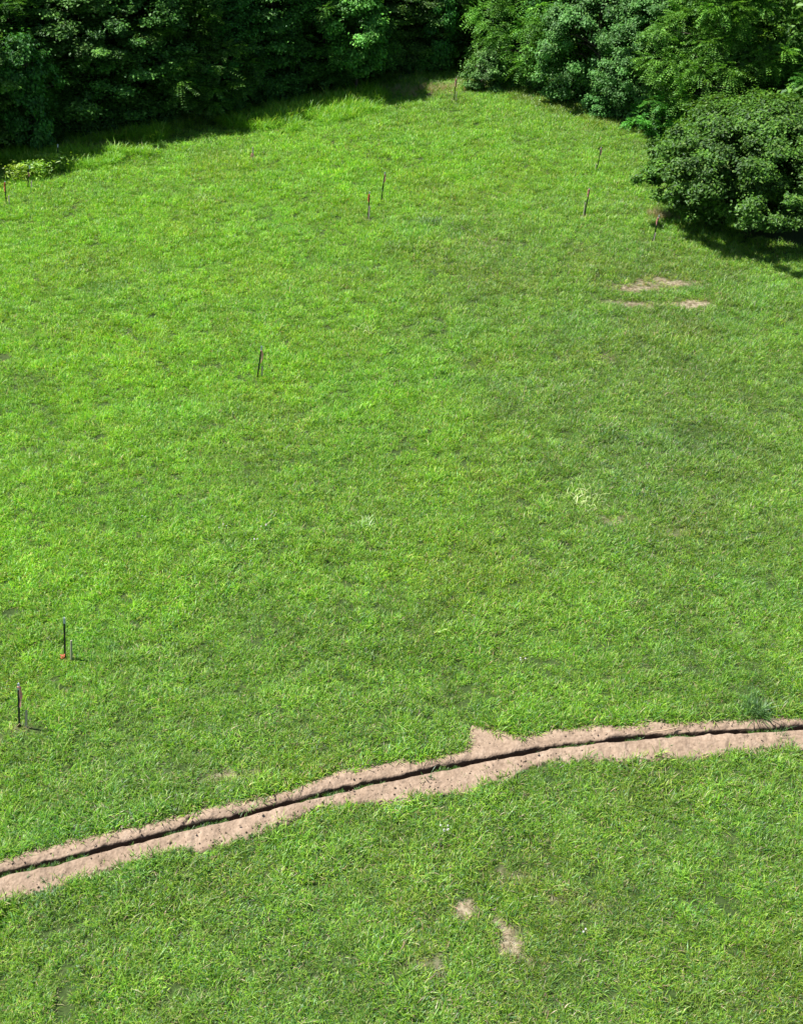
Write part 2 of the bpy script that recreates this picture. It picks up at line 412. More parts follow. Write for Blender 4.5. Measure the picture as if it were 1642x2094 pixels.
GN = tree_nodes("scatter_tufts")

def scatter(name, tufts, pts, scl, tint, label, cat, tilt=.12, seed=1):
    """tufts: list of (V,q,t,C); pts (n,3)"""
    r = np.random.default_rng(seed); V = []; Qs = []; Ts = []; C = []; T = []; n = 0
    for i, (v, q, t, c) in enumerate(tufts):
        V.append(v); Qs.append(q+n); Ts.append(t+n); C.append(c); T.append(np.full(len(v), i)); n += len(v)
    m = len(pts); V.append(pts); C.append(np.ones((m, 3))); T.append(np.full(m, -1))
    me = mesh_np(name, np.concatenate(V), [np.concatenate(Qs), np.concatenate(Ts)])
    add_col(me, 'col', np.concatenate(C))
    a = me.attributes.new('tid', 'INT', 'POINT'); a.data.foreach_set('value', np.concatenate(T).astype(np.int32))
    a = me.attributes.new('variant', 'INT', 'POINT')
    a.data.foreach_set('value', np.concatenate([np.zeros(n), r.integers(0, len(tufts), m)]).astype(np.int32))
    def vec(nm, A):
        a = me.attributes.new(nm, 'FLOAT_VECTOR', 'POINT')
        a.data.foreach_set('vector', np.concatenate([np.zeros((n, 3)), A]).astype(np.float32).ravel())
    vec('rot', np.stack([r.normal(0, tilt, m), r.normal(0, tilt, m), r.uniform(0, 6.283, m)], 1))
    vec('scl', scl); vec('tint', tint)
    o = link(name, me, M_GRASS)
    md = o.modifiers.new("scatter", 'NODES'); md.node_group = GN
    tag(o, label, cat, kind="stuff")
    return o

PAL = [(.165, .40, .015, 4), (.26, .50, .03, 3), (.07, .21, .02, 3.4), (.12, .32, .075, 1.5), (.38, .54, .09, 1.2), (.44, .36, .19, .7), (.13, .13, .05, .9)]
r = np.random.default_rng(11)
TUFTS = [blades(r, 62, .135, .09, .21, .0100, .5, 1.5, PAL) for _ in range(24)]
for _ in range(3):
    TUFTS.append(blades(r, 44, .15, .13, .30, .011, .4, 1.3, [(.32, .52, .07, 3), (.20, .42, .04, 3), (.46, .48, .24, 1), (.12, .30, .05, 2)], seg=3))
STRAW = [(.36, .29, .17, 4), (.28, .22, .13, 3), (.42, .36, .22, 2), (.12, .2, .04, 1.2)]
STRAWT = [blades(r, 26, .13, .08, .17, .008, 1.25, .5, STRAW) for _ in range(8)]

# tree line (field side), used to stop the lawn and place the woods
EDGE_L = [(-400,430),(-150,372),(0,330),(150,296),(330,268),(520,238),(690,200),(800,172),(940,160)]
EDGE_R = [(940,160),(1000,178),(1100,203),(1200,232),(1300,268),(1335,330),(1350,440),(1400,478),(1500,500),(1642,512),(1900,540)]
EL = np.array([ground(*p).xy for p in EDGE_L]); ER = np.array([ground(*p).xy for p in EDGE_R])

def in_field(x, y, margin=0.0):
    yl_ = np.interp(x, EL[:, 0], EL[:, 1])
    xr = np.interp(y, ER[::-1, 1], ER[::-1, 0])
    return (y < yl_+margin) & ((x < xr+margin) | (y < 42))

def field_points(dens_fn, seed, y0=8.5, y1=68, cell=.5):
    r = np.random.default_rng(seed); out = []
    ys = np.arange(y0, y1, cell)
    for y in ys:
        dep = y*CP + CAM_H*SP
        half = .335*dep + 3.0
        n = r.poisson(dens_fn(y)*cell*2*half)
        out.append(np.stack([r.uniform(-half, half, n), y+r.uniform(0, cell, n)], 1))
    return np.concatenate(out)

P = field_points(lambda y: np.interp(y, [9, 25, 64], [72, 62, 42]), 21)
x, y = P.T
keep = in_field(x, y, 2.2)
c_, u_, l_ = yc(x), yu(x), yl(x)
ragged = .07*(vnoise(x, y, .15)-.3); on_soil = (y < u_+.02-ragged) & (y > l_-.03+ragged)
b = bare(x, y)
keep &= ~on_soil & (r.random(len(x)) > b*1.08)
keep &= r.random(len(x)) < .90+.35*fbm(x+9, y+3, .8)
x, y, b = x[keep], y[keep], b[keep]
hn = fbm(x, y, 1.1); hn2 = fbm(x+77, y+13, .45); big = fbm(x+200, y+100, 7.0); mid = fbm(x+20, y+300, 2.6)
s = .68 + .65*(hn-.3) + .75*(hn2-.35) + .28*r.random(len(x))**4; s = np.clip(s, .45, 1.6)*np.interp(y, [9, 30, 64], [1.0, 1.05, 1.25])
s *= 1-.35*b
# edge of the trench grows a bit longer and droops over the soil
near = np.clip(1-np.minimum(np.abs(y-yu(x)), np.abs(y-yl(x)))/.35, 0, 1); s *= 1+.18*near
def blob(x, y, px, py, rx, ry):
    g = ground(px, py); return np.exp(-(((x-g.x)/rx)**2+((y-g.y)/ry)**2))
bright = 1.0*blob(x, y, 350, 760, 9, 11) + .9*blob(x, y, 150, 400, 10, 8) + .55*blob(x, y, 250, 1150, 5, 4) + .5*blob(x, y, 900, 300, 9, 9)
dull = 1.0*blob(x, y, 1250, 1000, 5, 9) + .7*blob(x, y, 950, 500, 3, 6) + .5*blob(x, y, 700, 2000, 12, 5) + .4*blob(x, y, 1500, 700, 5, 8)
bright = bright + 1.3*(big-.5) + .7*(mid-.5); dull = dull - .6*(big-.5) + .8*(fbm(x+500, y, 1.6)-.5)
bright = np.clip(bright, 0, 1.2)[:, None]; dull = np.clip(dull, 0, 1.2)[:, None]
tint = np.ones((len(x), 3)) + bright*np.array([.15, .22, -.35]) + dull*np.array([-.04, -.12, .30]) + b[:, None]*np.array([.5, .05, .8])
dk = np.clip((fbm(x+900, y+40, 1.3)-.55)*4, 0, 1)[:, None]; tint *= 1-dk*.15
ol = np.clip((fbm(x+640, y+240, 2.1)-.52)*4, 0, 1)[:, None]; tint = tint*(1-ol) + tint*ol*np.array([1.03, .94, .95])
cl = np.clip((fbm(x+340, y+740, 1.7)-.55)*5, 0, 1)[:, None]; tint = tint*(1-cl) + tint*cl*np.array([.92, .98, 1.12])
tint *= np.array([1.06, 1.01, .96]); tint *= np.clip(r.normal(1.04, .16, (len(x), 1)), .6, 1.6)*(1+.35*(hn2[:, None]-.5))
print("lawn tufts", len(x))
scatter("lawn_grass", TUFTS, np.stack([x, y, gz(x, y)], 1), np.stack([s, s, s*r.uniform(.8, 1.15, len(x))], 1), tint,
        "bright green shaggy field grass covering the open ground", "grass", .14, 3)

# straw and thin blades on the bare patches
P = field_points(lambda y: 55, 33); x, y = P.T
b = bare(x, y); k = (r.random(len(x)) < b*.65) & ~((y < yu(x)) & (y > yl(x))) & in_field(x, y); x, y = x[k], y[k]
s = r.uniform(.6, 1.1, len(x))
scatter("dry_grass", STRAWT, np.stack([x, y, gz(x, y)+.01], 1), np.stack([s, s, s], 1), np.ones((len(x), 3))*r.normal(1, .12, (len(x), 1)),
        "dead straw-coloured grass lying on the worn bare patches", "grass", .1, 4)

# grass growing down inside the slot and leaning over the trench
SLOTT = [blades(r, 30, .05, .07, .17, .009, .55, 1.3, PAL) for _ in range(10)]
n = 1500; x = r.uniform(-10, 10, n); k = fbm(x, x*0+2, .8) > .50; x = x[k]
y = yc(x)+r.uniform(-.03, .09, len(x)); s = r.uniform(.5, 1.0, len(x))
n2 = 110; x2 = r.uniform(-8, 8, n2); t2 = r.random(n2)
y2 = yl(x2) + (yc(x2)-yl(x2))*t2**1.3*.75; s2 = r.uniform(.4, .9, n2)
x = np.concatenate([x, x2]); z = np.concatenate([r.uniform(-.22, -.07, len(y)), np.full(n2, .04)]); y = np.concatenate([y, y2]); s = np.concatenate([s, s2])
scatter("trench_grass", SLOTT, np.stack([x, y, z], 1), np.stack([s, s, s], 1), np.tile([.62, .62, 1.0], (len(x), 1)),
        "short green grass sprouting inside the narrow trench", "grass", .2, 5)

# tall rank grass along the shaded wood edge and a yellow-green hem on the right
TALL = [blades(r, 40, .18, .40, .85, .017, .45, 1.8, [(.13, .26, .03, 4), (.19, .31, .04, 3), (.08, .19, .03, 2), (.3, .32, .13, .6)], seg=4) for _ in range(10)]
pl = []
for i in range(5200):
    t = r.random()*(len(EL)-2.2); j = int(t); f = t-j; a = EL[j]*(1-f)+EL[j+1]*f
    off = r.uniform(-4.2, -.2)
    pl.append((a[0]+off*-.5*0+r.normal(0, .3), a[1]+off, 1.0 if off > -2.6 else .8))
pl = np.array(pl)
k = fbm(pl[:, 0], pl[:, 1], 2.2) > .46; pl = pl[k]
s = pl[:, 2]*r.uniform(.65, 1.15, len(pl)); x, y = pl[:, 0], pl[:, 1]
scatter("tall_grass", TALL, np.stack([x, y, gz(x, y)], 1), np.stack([s, s, s], 1), np.ones((len(x), 3))*r.normal(1, .1, (len(x), 1))*[1.6, 1.85, .7],
        "tall pale green rank grass along the foot of the shaded wood", "grass", .12, 6)
HEM = [blades(r, 34, .18, .12, .34, .022, .6, 1.0, [(.20, .30, .035, 4), (.26, .34, .05, 2), (.10, .22, .03, 2)]) for _ in range(8)]
pl = []
for i in range(900):
    t = r.random()*4.0; j = int(t); f = t-j; a = ER[j]*(1-f)+ER[j+1]*f
    pl.append((a[0]+r.normal(-.2, .35), a[1]+r.normal(-.2, .35)))
pl = np.array(pl); x, y = pl.T; s = r.uniform(.6, 1.1, len(x))
scatter("hem_weeds", HEM, np.stack([x, y, gz(x, y)], 1), np.stack([s, s, s], 1), np.ones((len(x), 3))*r.normal(1, .1, (len(x), 1)),
        "low yellow-green weeds along the edge of the sunlit trees", "weeds", .12, 7)
DRY = [blades(r, 40, .18, .35, .8, .013, .25, .7, [(.42, .33, .19, 3), (.50, .42, .26, 3), (.25, .34, .10, 1.5)], seg=4) for _ in range(6)]
pl = []
for cx, cy, sx, sy, nn_ in [(770,188,2.4,.6,90),(890,180,1.8,.5,60),(175,300,.9,.6,26),(1350,445,.5,.5,18),(1330,440,.3,.3,8)]:
    g = ground(cx, cy); pl += [(g.x+r.normal(0, sx*.6), g.y+r.normal(0, sy*.6), .5 if cx < 1000 else .6) for _ in range(nn_)]
pl = np.array(pl); x, y = pl[:, 0], pl[:, 1]; s = pl[:, 2]*r.uniform(.6, 1.1, len(x))
scatter("seeding_grass", DRY, np.stack([x, y, gz(x, y)], 1), np.stack([s, s, s], 1), np.ones((len(x), 3)),
        "reddish dry seeding grass at the back edge of the field", "grass", .1, 8)

# ------------------------------------------------------------------ trees
def leaf_quads(r, P, Nn, A, ln, wd, pal, gray=0.0):
    """P centre, Nn normal, A axis: folded diamond leaves, 2 tris each"""
    n = len(P)
    Nn = Nn/np.linalg.norm(Nn, axis=1, keepdims=True)
    A = A-(A*Nn).sum(1, keepdims=True)*Nn; A /= np.linalg.norm(A, axis=1, keepdims=True)+1e-9
    S = np.cross(Nn, A)
    ln = ln[:, None]; wd = wd[:, None]
    v0 = P-A*ln/2; v2 = P+A*ln/2-Nn*ln*.15
    v1 = P+S*wd/2+Nn*wd*.18-A*ln*.08; v3 = P-S*wd/2+Nn*wd*.18-A*ln*.08
    V = np.stack([v0, v1, v2, v3], 1).reshape(-1, 3)
    o = (np.arange(n)*4)[:, None]; T = np.concatenate([o+[0, 1, 2], o+[0, 2, 3]])
    pal = np.array(pal); ci = r.choice(len(pal), n, p=pal[:, 3]/pal[:, 3].sum())
    C = pal[ci, :3]*r.uniform(.75, 1.25, (n, 1))
    return V, T, np.repeat(C, 4, 0)

def rand_dir(r, n):
    v = r.normal(size=(n, 3)); return v/np.linalg.norm(v, axis=1, keepdims=True)

PAL_T = [(.07, .195, .025, 4), (.10, .25, .035, 3), (.05, .14, .03, 2), (.15, .31, .06, 1)]
PAL_G = [(.11, .27, .055, 4), (.19, .36, .10, 2), (.075, .20, .04, 3)]
PAL_B = [(.06, .185, .018, 4), (.09, .24, .025, 3), (.04, .12, .02, 3), (.15, .29, .05, .8)]
PAL_Y = [(.13, .34, .045, 4), (.20, .43, .07, 2), (.085, .24, .035, 2)]

def crown_clumps(r, rx, ry, z0, z1, n, widest=.35, lobes=.32):
    """clump centres and radii in an uneven egg-shaped crown from z0 to z1"""
    lob = rand_dir(r, 9); C = []
    while len(C) < n:
        h = r.random()**.85; a = r.uniform(0, 2*math.pi)
        prof = np.sin(math.pi*min(1, max(0, (h**.62 if widest < .45 else h)*.93+.07)))**.55
        dirv = np.array([math.cos(a), math.sin(a), (h-.5)*1.2]); dirv /= np.linalg.norm(dirv)
        k = 1-lobes + lobes*2*max(0, (lob@dirv).max()-.55)/.45
        q = r.random()**.33
        rr = prof*k*q
        if r.random() < .07: q = r.uniform(1.02, 1.12); rr = prof*k*q; C.append((rx*rr*math.cos(a), ry*rr*math.sin(a), z0+(z1-z0)*min(1.03, h*1.04), r.uniform(.45, .65))); continue
        C.append((rx*rr*math.cos(a), ry*rr*math.sin(a), z0+(z1-z0)*h, r.uniform(.45, .95)*(.8+.3*q)))
    return np.array(C)

def crown_mesh(name, seed, rx, ry, z0, z1, nclump, per, style, pal, leaf=.15, csize=1.0, widest=.35):
    r = np.random.default_rng(seed)
    CC = crown_clumps(r, rx, ry, z0, z1, nclump, widest)
    Vs, Ts, Cs, n = [], [], [], 0
    ctr = np.array([0, 0, (z0+z1)*.45])
    for cx, cy, cz, cr in CC:
        c = np.array([cx, cy, cz]); out = c-ctr; out[2] = out[2]*.4+.6; out /= np.linalg.norm(out)+1e-6
        cr = cr*csize; ccol = r.uniform(.72, 1.3)
        if style == 'pinnate':
            nf = max(6, int(per/14)); d = rand_dir(r, nf); d = d+out*.7; d[:, 2] *= .6; d /= np.linalg.norm(d, axis=1, keepdims=True)
            base = c + d*cr*r.uniform(.1, .5, (nf, 1)); fl = cr*r.uniform(.45, .85, nf)
            m = 8; tt = np.linspace(.12, 1, m)
            P = base[:, None, :] + d[:, None, :]*(fl[:, None]*tt)[:, :, None]
            P[:, :, 2] -= (fl[:, None]*tt**2)*.35
            side = np.cross(d, [0, 0, 1.0]); side /= np.linalg.norm(side, axis=1, keepdims=True)+1e-6
            PP, AA, NN = [], [], []
            nrm = np.cross(side, d); nrm += r.normal(0, .25, nrm.shape)
            for sgn in (1, -1):
                ax = side[:, None, :]*sgn + d[:, None, :]*.45 + r.normal(0, .12, P.shape)
                PP.append(P+ax*leaf*.42); AA.append(ax); NN.append(np.repeat(nrm[:, None, :], m, 1)+r.normal(0, .25, P.shape))
            P = np.concatenate(PP).reshape(-1, 3); A = np.concatenate(AA).reshape(-1, 3); Nn = np.concatenate(NN).reshape(-1, 3)
            k = len(P); L_n = leaf*r.uniform(.7, 1.1, k); w = L_n*.42
        else:
            k = per; d = rand_dir(r, k); d[:, 2] = np.where(d[:, 2] < -.3, -d[:, 2]*.6, d[:, 2])
            rad = cr*r.random(k)**.4
            P = c + d*rad[:, None]*[1, 1, .62]
            # sprays: leaves gather on short twigs
            tw = rand_dir(r, 14)*cr*.8; ti = r.integers(0, 14, k); P = P*.45 + (c+tw[ti]*[1, 1, .6]*r.uniform(.35, 1.05, (k, 1))+r.normal(0, .11, (k, 3)))*.55 + (r.random((k, 1)) < .12)*d*cr*.5
            Nn = d*.55 + out*.35 + [0, 0, .55] + r.normal(0, .35, (k, 3)); A = rand_dir(r, k)+[0, 0, -.35]+out*.4
            L_n = leaf*r.uniform(.55, 1.4, k); w = L_n*r.uniform(.5, .7, k)
        V, T, C = leaf_quads(r, P, Nn, A, L_n, w, pal)
        Vs.append(V); Ts.append(T+n); Cs.append(C*ccol); n += len(V)
    V = np.concatenate(Vs); V[:, 2] = np.maximum(V[:, 2], .03)
    me = mesh_np(name, V, [np.concatenate(Ts)]); add_col(me, 'col', np.concatenate(Cs)); me.materials.append(M_LEAF)
    return me, CC

def trunk_mesh(name, seed, CC, height, rad, low=.15, stems=1):
    r = random.Random(seed); mb = MB()
    for sN in range(stems):
        bx, by = (r.uniform(-.3, .3), r.uniform(-.3, .3)) if stems > 1 else (0, 0)
        pts = []; rads = []; lx, ly = r.uniform(-.06, .06)+bx*.6, r.uniform(-.06, .06)+by*.6
        for i in range(9):
            t = i/8; z = -.15+t*height*.9
            pts.append((bx+lx*t*height*.5+.12*math.sin(t*5+seed+sN), by+ly*t*height*.5+.1*math.cos(t*4+seed), z)); rads.append(rad*(1.25 if i == 0 else 1)*(1-t)**.8+.012)
        mb.tube(pts, rads, 9)
        for j in range(0, len(CC), max(1, len(CC)//(26//stems))):
            c = Vector(CC[j][:3]); zb = max(low*height, min(height*.8, c.z*.75))
            t = (zb+.15)/(height*.9); k = min(7, int(t*8)); f = t*8-k
            p0 = Vector(pts[k]).lerp(Vector(pts[min(8, k+1)]), f); r0 = rads[k]*.5
            mid_ = p0.lerp(c, .5)+Vector((r.uniform(-.2, .2), r.uniform(-.2, .2), .25))
            mb.tube([p0, p0.lerp(mid_, .5)+Vector((0, 0, .04)), mid_, mid_.lerp(c, .55), c], [r0, r0*.75, r0*.55, r0*.35, .008], 5)
    me = mb.mesh(name, True); me.materials.append(M_BARK)
    return me

KINDS = {}
def kind(key, seed, rx, ry, z0, z1, nclump, per, style, pal, leaf, rad, csize=1.0, widest=.35, stems=1):
    cm, CC = crown_mesh(key+"_crown", seed, rx, ry, z0, z1, nclump, per, style, pal, leaf, csize, widest)
    KINDS[key] = (trunk_mesh(key+"_trunk", seed, CC, z1, rad, .08, stems), cm)
kind('broad_a', 1, 2.9, 2.9, .5, 11.0, 300, 330, 'simple', PAL_T, .14, .16, 1.0)
kind('broad_b', 2, 2.7, 3.0, .3, 10.0, 290, 330, 'simple', PAL_T, .15, .15, 1.0)
kind('grey_a', 3, 2.6, 2.6, .2, 7.6, 280, 330, 'simple', PAL_G, .13, .12, .85)
kind('pin_a', 4, 2.8, 2.8, .3, 8.0, 230, 400, 'pinnate', PAL_Y, .14, .13, 1.15)
kind('pin_b', 5, 2.5, 2.7, .4, 10.0, 240, 400, 'pinnate', PAL_T, .15, .15, 1.15)
kind('shrub', 6, 3.9, 3.8, .35, 4.7, 640, 330, 'simple', PAL_B, .125, .09, .7, .5, 3)
kind('vine', 12, 1.4, 1.3, 1.0, 5.0, 95, 260, 'simple', PAL_Y, .16, .07, .8, .6)
kind('lit', 13, 1.5, 1.4, .6, 4.9, 60, 300, 'simple', PAL_T, .17, .06, .8, .6)
kind('low', 7, 1.25, 1.2, .05, 2.3, 44, 260, 'simple', PAL_G, .14, .05, .75, .35, 2)
kind('low_y', 8, 1.3, 1.2, .05, 2.6, 36, 260, 'pinnate', PAL_Y, .15, .05, .9, .35, 2)

def tree(name, key, loc, rot, sc, label, cat="tree", group=None):
    t = empty(name, loc); t.rotation_euler = (0, 0, rot); t.scale = sc if isinstance(sc, tuple) else (sc, sc, sc)
    tm, cm = KINDS[key]
    for nm, me in (('trunk', tm), ('crown', cm)):
        o = bpy.data.objects.new(nm, me); COL.objects.link(o); o.parent = t
    tag(t, label, cat, group)
    return t

GL = "trees of the dark wood on the left"
GR = "sunlit trees on the right edge of the field"
def G(px, py, dx=0, dy=0):
    g = ground(px, py); return (g.x+dx, g.y+dy, 0)
# left wood: front row (px,py = where the crown meets the ground)
left = [
 ('broad_tree', 'broad_b', (-330,400), (-1.2,2.6), 1.0, 1.0, "dark tree outside the field, half cut off by the left edge"),
 ('broad_tree', 'broad_a', (-60,345), (-1.2,2.2), 2.1, 1.0, "dark broadleaf tree at the far left edge, sunlit leaves high up"),
 ('broad_tree', 'pin_b', (70,318), (-1.2,3.2), .7, 1.02, "dark tree behind the sunlit drooping branch near the left edge"),
 ('broad_tree', 'broad_b', (190,290), (-1.2,3.0), 3.3, 1.05, "dark tree above the brown dry grass tuft on the left"),
 ('broad_tree', 'broad_a', (300,272), (-1.0,2.6), 4.6, 1.0, "shaded tree between the dry grass tuft and the tall grass bank"),
 ('broad_tree', 'pin_b', (410,255), (-1.0,2.5), 1.9, 1.05, "shaded feathery-leaved tree in the middle of the dark wood"),
 ('broad_tree', 'broad_b', (510,240), (-1.0,2.6), 5.5, .98, "shaded tree straight behind the short pink-flagged stake"),
 ('broad_tree', 'broad_a', (610,218), (-1.0,2.5), .3, 1.0, "very dark tree left of the sunlit vine-covered tree"),
 ('broad_tree', 'pin_b', (700,196), (-.8,2.8), 2.9, 1.0, "dark tree directly behind the sunlit vine-covered tree"),
 ('broad_tree', 'broad_b', (800,178), (-.6,3.6), 4.0, .86, "dark tree above the reddish dry grass at the back"),
 ('broad_tree', 'broad_a', (890,166), (.0,3.8), 1.1, .8, "dark tree in the back corner, left of the black gap"),
]
for nm, key, p, d, rot, sc, lab in left:
    tree(nm, key, G(*p, *d), rot, (sc, sc, sc*.71), lab, group=GL)
tree('vine_covered_tree', 'vine', G(732,197,.0,.7), 1.0, 1.0, "small sunlit vine-covered tree standing out from the dark wood")
tree('young_tree', 'lit', G(70,335,0,1.1), 2.0, (.75, .75, 1.0), "young tree with sunlit drooping leaves at the left edge of the wood")
tree('young_tree', 'lit', G(905,163,0,1.4), 3.0, (.6, .6, .85), "thin young tree with a few lit leaves beside the black gap")
# right side
right = [
 ('broad_tree', 'pin_a', (1040,188), (1.9,2.2), .4, 1.0, "bright green feathery tree nearest the black gap, left of the right group"),
 ('broad_tree', 'broad_a', (1120,205), (1.6,3.4), 2.6, .85, "taller dark green tree rising behind the first two on the right"),
 ('grey_leaved_tree', 'grey_a', (1175,225), (1.2,1.8), 1.4, 1.0, "grey-green silvery-leaved tree right of the bright feathery tree"),
 ('grey_leaved_tree', 'grey_a', (1270,262), (1.4,1.8), 4.2, .8, "smaller grey-green tree whose foliage reaches the field edge"),
 ('broad_tree', 'pin_a', (1395,300), (1.6,1.8), 3.5, .95, "bright yellow-green feathery tree directly behind the big round bush"),
 ('broad_tree', 'broad_b', (1400,240), (2.4,3.0), 5.1, .9, "tall tree cut off by the top edge, left of the corner tree"),
 ('broad_tree', 'pin_b', (1580,250), (2.0,3.6), .9, 1.0, "dull green tree filling the top right corner"),
 ('broad_tree', 'pin_a', (1640,330), (2.4,2.2), 5.8, .9, "green feathery tree at the right edge above the bush"),
 ('broad_tree', 'broad_a', (1280,190), (3.0,4.0), 3.8, .9, "tree at the top edge behind the silvery-leaved tree"),
 ('broad_tree', 'grey_a', (1700,330), (.6,.6), 2.2, .8, 'grey-green tree leaning over the bush at the right edge'),
]
for nm, key, p, d, rot, sc, lab in right:
    tree(nm, key, G(*p, *d), rot, sc, lab, group=GR)
tree('round_bush', 'shrub', (13.6, 44.9, 0), .6, (1.0, 1.0, .88), "big dense rounded dark green bush at the right edge of the field", "bush")
tree('small_shrub', 'low', G(985,186,.2,.3), 4.0, (.75, .75, .75), "small grey-green shrub beside the pink-topped post at the back", "bush")
tree('small_shrub', 'low_y', G(1320,282,.7,.6), 1.3, (.9, .9, .7), "small bright shrub squeezed between the feathery tree and the round bush", "bush")
tree('small_shrub', 'low', G(1225,238,.5,.5), 5.0, (.8, .8, .6), "low grey-green shrub at the foot of the silvery tree", "bush")

# deeper wood, one mass nobody could count
def leaf_mass(name, seed, centres, per, size, leafs, pal, label, cat):
    r = np.random.default_rng(seed); Vs, Ts, Cs, n = [], [], [], 0
    for cx, cy, cz, cr in centres:
        d = rand_dir(r, per); P = np.array([cx, cy, cz]) + d*cr*(r.random((per, 1))**.4)*[1, 1, .8]
        V, T, C = leaf_quads(r, P, d+[0, 0, .5]+r.normal(0, .3, (per, 3)), rand_dir(r, per), leafs*r.uniform(.7, 1.3, per), leafs*.6*r.uniform(.7, 1.3, per), pal)
        Vs.append(V); Ts.append(T+n); Cs.append(C*r.uniform(.75, 1.25)); n += len(V)
    V = np.concatenate(Vs); V[:, 2] = np.maximum(V[:, 2], .02)
    me = mesh_np(name, V, [np.concatenate(Ts)]); add_col(me, 'col', np.concatenate(Cs)); me.materials.append(M_LEAF)
    return tag(link(name, me), label, cat, kind="stuff")
r = np.random.default_rng(44); cs = []
for i in range(520):
    t = r.random()*(len(EL)-1.001); j = int(t); f = t-j; a = EL[j]*(1-f)+EL[j+1]*f
    cs.append((a[0]-2.5+r.normal(0, 1.5), a[1]+r.uniform(5.2, 13), r.uniform(.3, 7.5), r.uniform(1.0, 1.8)))
for i in range(220):
    x = r.uniform(2, 26); cs.append((x, 66.5-.25*x+r.uniform(0, 9), r.uniform(.3, 6.5), r.uniform(1.0, 1.8)))
for i in range(120):
    cs.append((r.uniform(15, 30), r.uniform(49, 62), r.uniform(.3, 6.5), r.uniform(1.0, 1.7)))
leaf_mass("deep_wood", 9, cs, 230, 1, .34, PAL_T, "deeper woodland foliage behind the front row of trees", "woodland")
cs = []
for i in range(330):
    t = r.random()*(len(EL)-1.001); j = int(t); f = t-j; a = EL[j]*(1-f)+EL[j+1]*f
    cs.append((a[0]-.5+r.normal(0, .5), a[1]+r.uniform(.9, 3.5), r.uniform(.1, .9), r.uniform(.35, .7)))
for i in range(150):
    t = r.random()*4.6; j = int(t); f = t-j; a = ER[j]*(1-f)+ER[j+1]*f
    cs.append((a[0]+r.uniform(.4, 1.8), a[1]+r.uniform(.5, 1.8), r.uniform(.1, .7), r.uniform(.3, .6)))
leaf_mass("undergrowth", 10, cs, 170, 1, .13, PAL_T, "low leafy undergrowth at the foot of the trees", "undergrowth")

# ------------------------------------------------------------------ steel posts and wooden stakes
def place(obj_base, top_px, base_px):
    g = ground(*base_px); z = float(gz(np.array([g.x]), np.array([g.y]))[0])
    tp = at_y(*top_px, g.y)
    obj_base.location = (g.x, g.y, z)
    v = Vector((tp.x-g.x, 0, tp.z-z)); obj_base.rotation_euler = (0, math.atan2(v.x, v.z), 0)
    return v.length

def steel_post(name, top, base, label, tape=None, tip=.13, seed=0, bent=False):
    """T-section stud post, white painted tip, flagging tape; tape=(from, to, side, width)"""
    t = empty(name, (0, 0, 0)); h = place(t, top, base); r = random.Random(seed)
    w, f, th = .021, .034, .005
    T = [(-w, 0), (w, 0), (w, th), (th/2+.001, th), (th/2+.001, f), (-th/2-.001, f), (-th/2-.001, th), (-w, th)]
    mb = MB(); mb.prism(T, -.3, h*(1-tip))
    z = .12
    while z < h*(1-tip)-.04:
        mb.box((0, -.005, z), (.016, .010, .012)); z += .055
    mb.box((0, .002, .03), (.09, .003, .10))           # anchor plate at ground level
    link('post', mb.mesh('post'), M_POST, t)
    mb = MB(); T2 = [(x*1.08, y*1.08-.001) for x, y in T]
    mb.prism(T2, h*(1-tip), h)
    o = link('painted_tip', mb.mesh('tip'), M_TIP, t)
    if bent: o.rotation_euler = (0, .06, 0)
    if tape:
        a, b_, side, wd = tape; mb = MB()
        z0 = h*b_; mb.prism([(-w-.004, -.014), (w+.004, -.014), (w+.004, f+.004), (-w-.004, f+.004)], z0-.02, z0+.012)   # the knot wound round the post
        for s_ in range(3):
            n = 9; ln = h*(b_-a)*(1-.18*s_); x0 = side*(w+.003+.007*s_); y0 = -.010+.012*s_
            V = []
            for i in range(n):
                q = i/(n-1); x = x0+side*(wd*q**.6*(.75+.25*s_)+.006*math.sin(q*9+seed+s_)); yv = y0-.02*q*math.sin(q*7+s_*2+seed)
                zz = z0-ln*q; ww = .014
                V += [(x-ww, yv, zz), (x+ww, yv-.006, zz), (x+ww, yv-.0045, zz), (x-ww, yv+.0015, zz)]
            Fq = []
            for i in range(n-1):
                for k in range(4): Fq.append((4*i+k, 4*i+(k+1) % 4, 4*i+4+(k+1) % 4, 4*i+4+k))
            Fq += [(0, 3, 2, 1), (4*n-4, 4*n-3, 4*n-2, 4*n-1)]
            mb.add(V, Fq)
        link('flagging_tape', mb.mesh('tape'), M_TAPE if seed % 3 else M_TAPEO, t)
    tag(t, label, "post", "steel marker posts in the field")
    return t

def wood_stake(name, top, base, label, rot=.5, w=.042):
    t = empty(name, (0, 0, 0)); h = place(t, top, base)
    mb = MB(); a, b_ = w/2, w*.3
    c = [(-a, -b_), (a, -b_), (a, b_), (-a, b_)]; cr, sr = math.cos(rot), math.sin(rot)
    c = [(x*cr-y*sr, x*sr+y*cr) for x, y in c]
    mb.prism(c, -.15, h*.985); mb.prism(c, h*.985, h, .82)
    o = link('stake', mb.mesh('stake'), M_WOOD, t)
    tag(t, label, "stake", "short wooden stakes beside the posts")
    return t

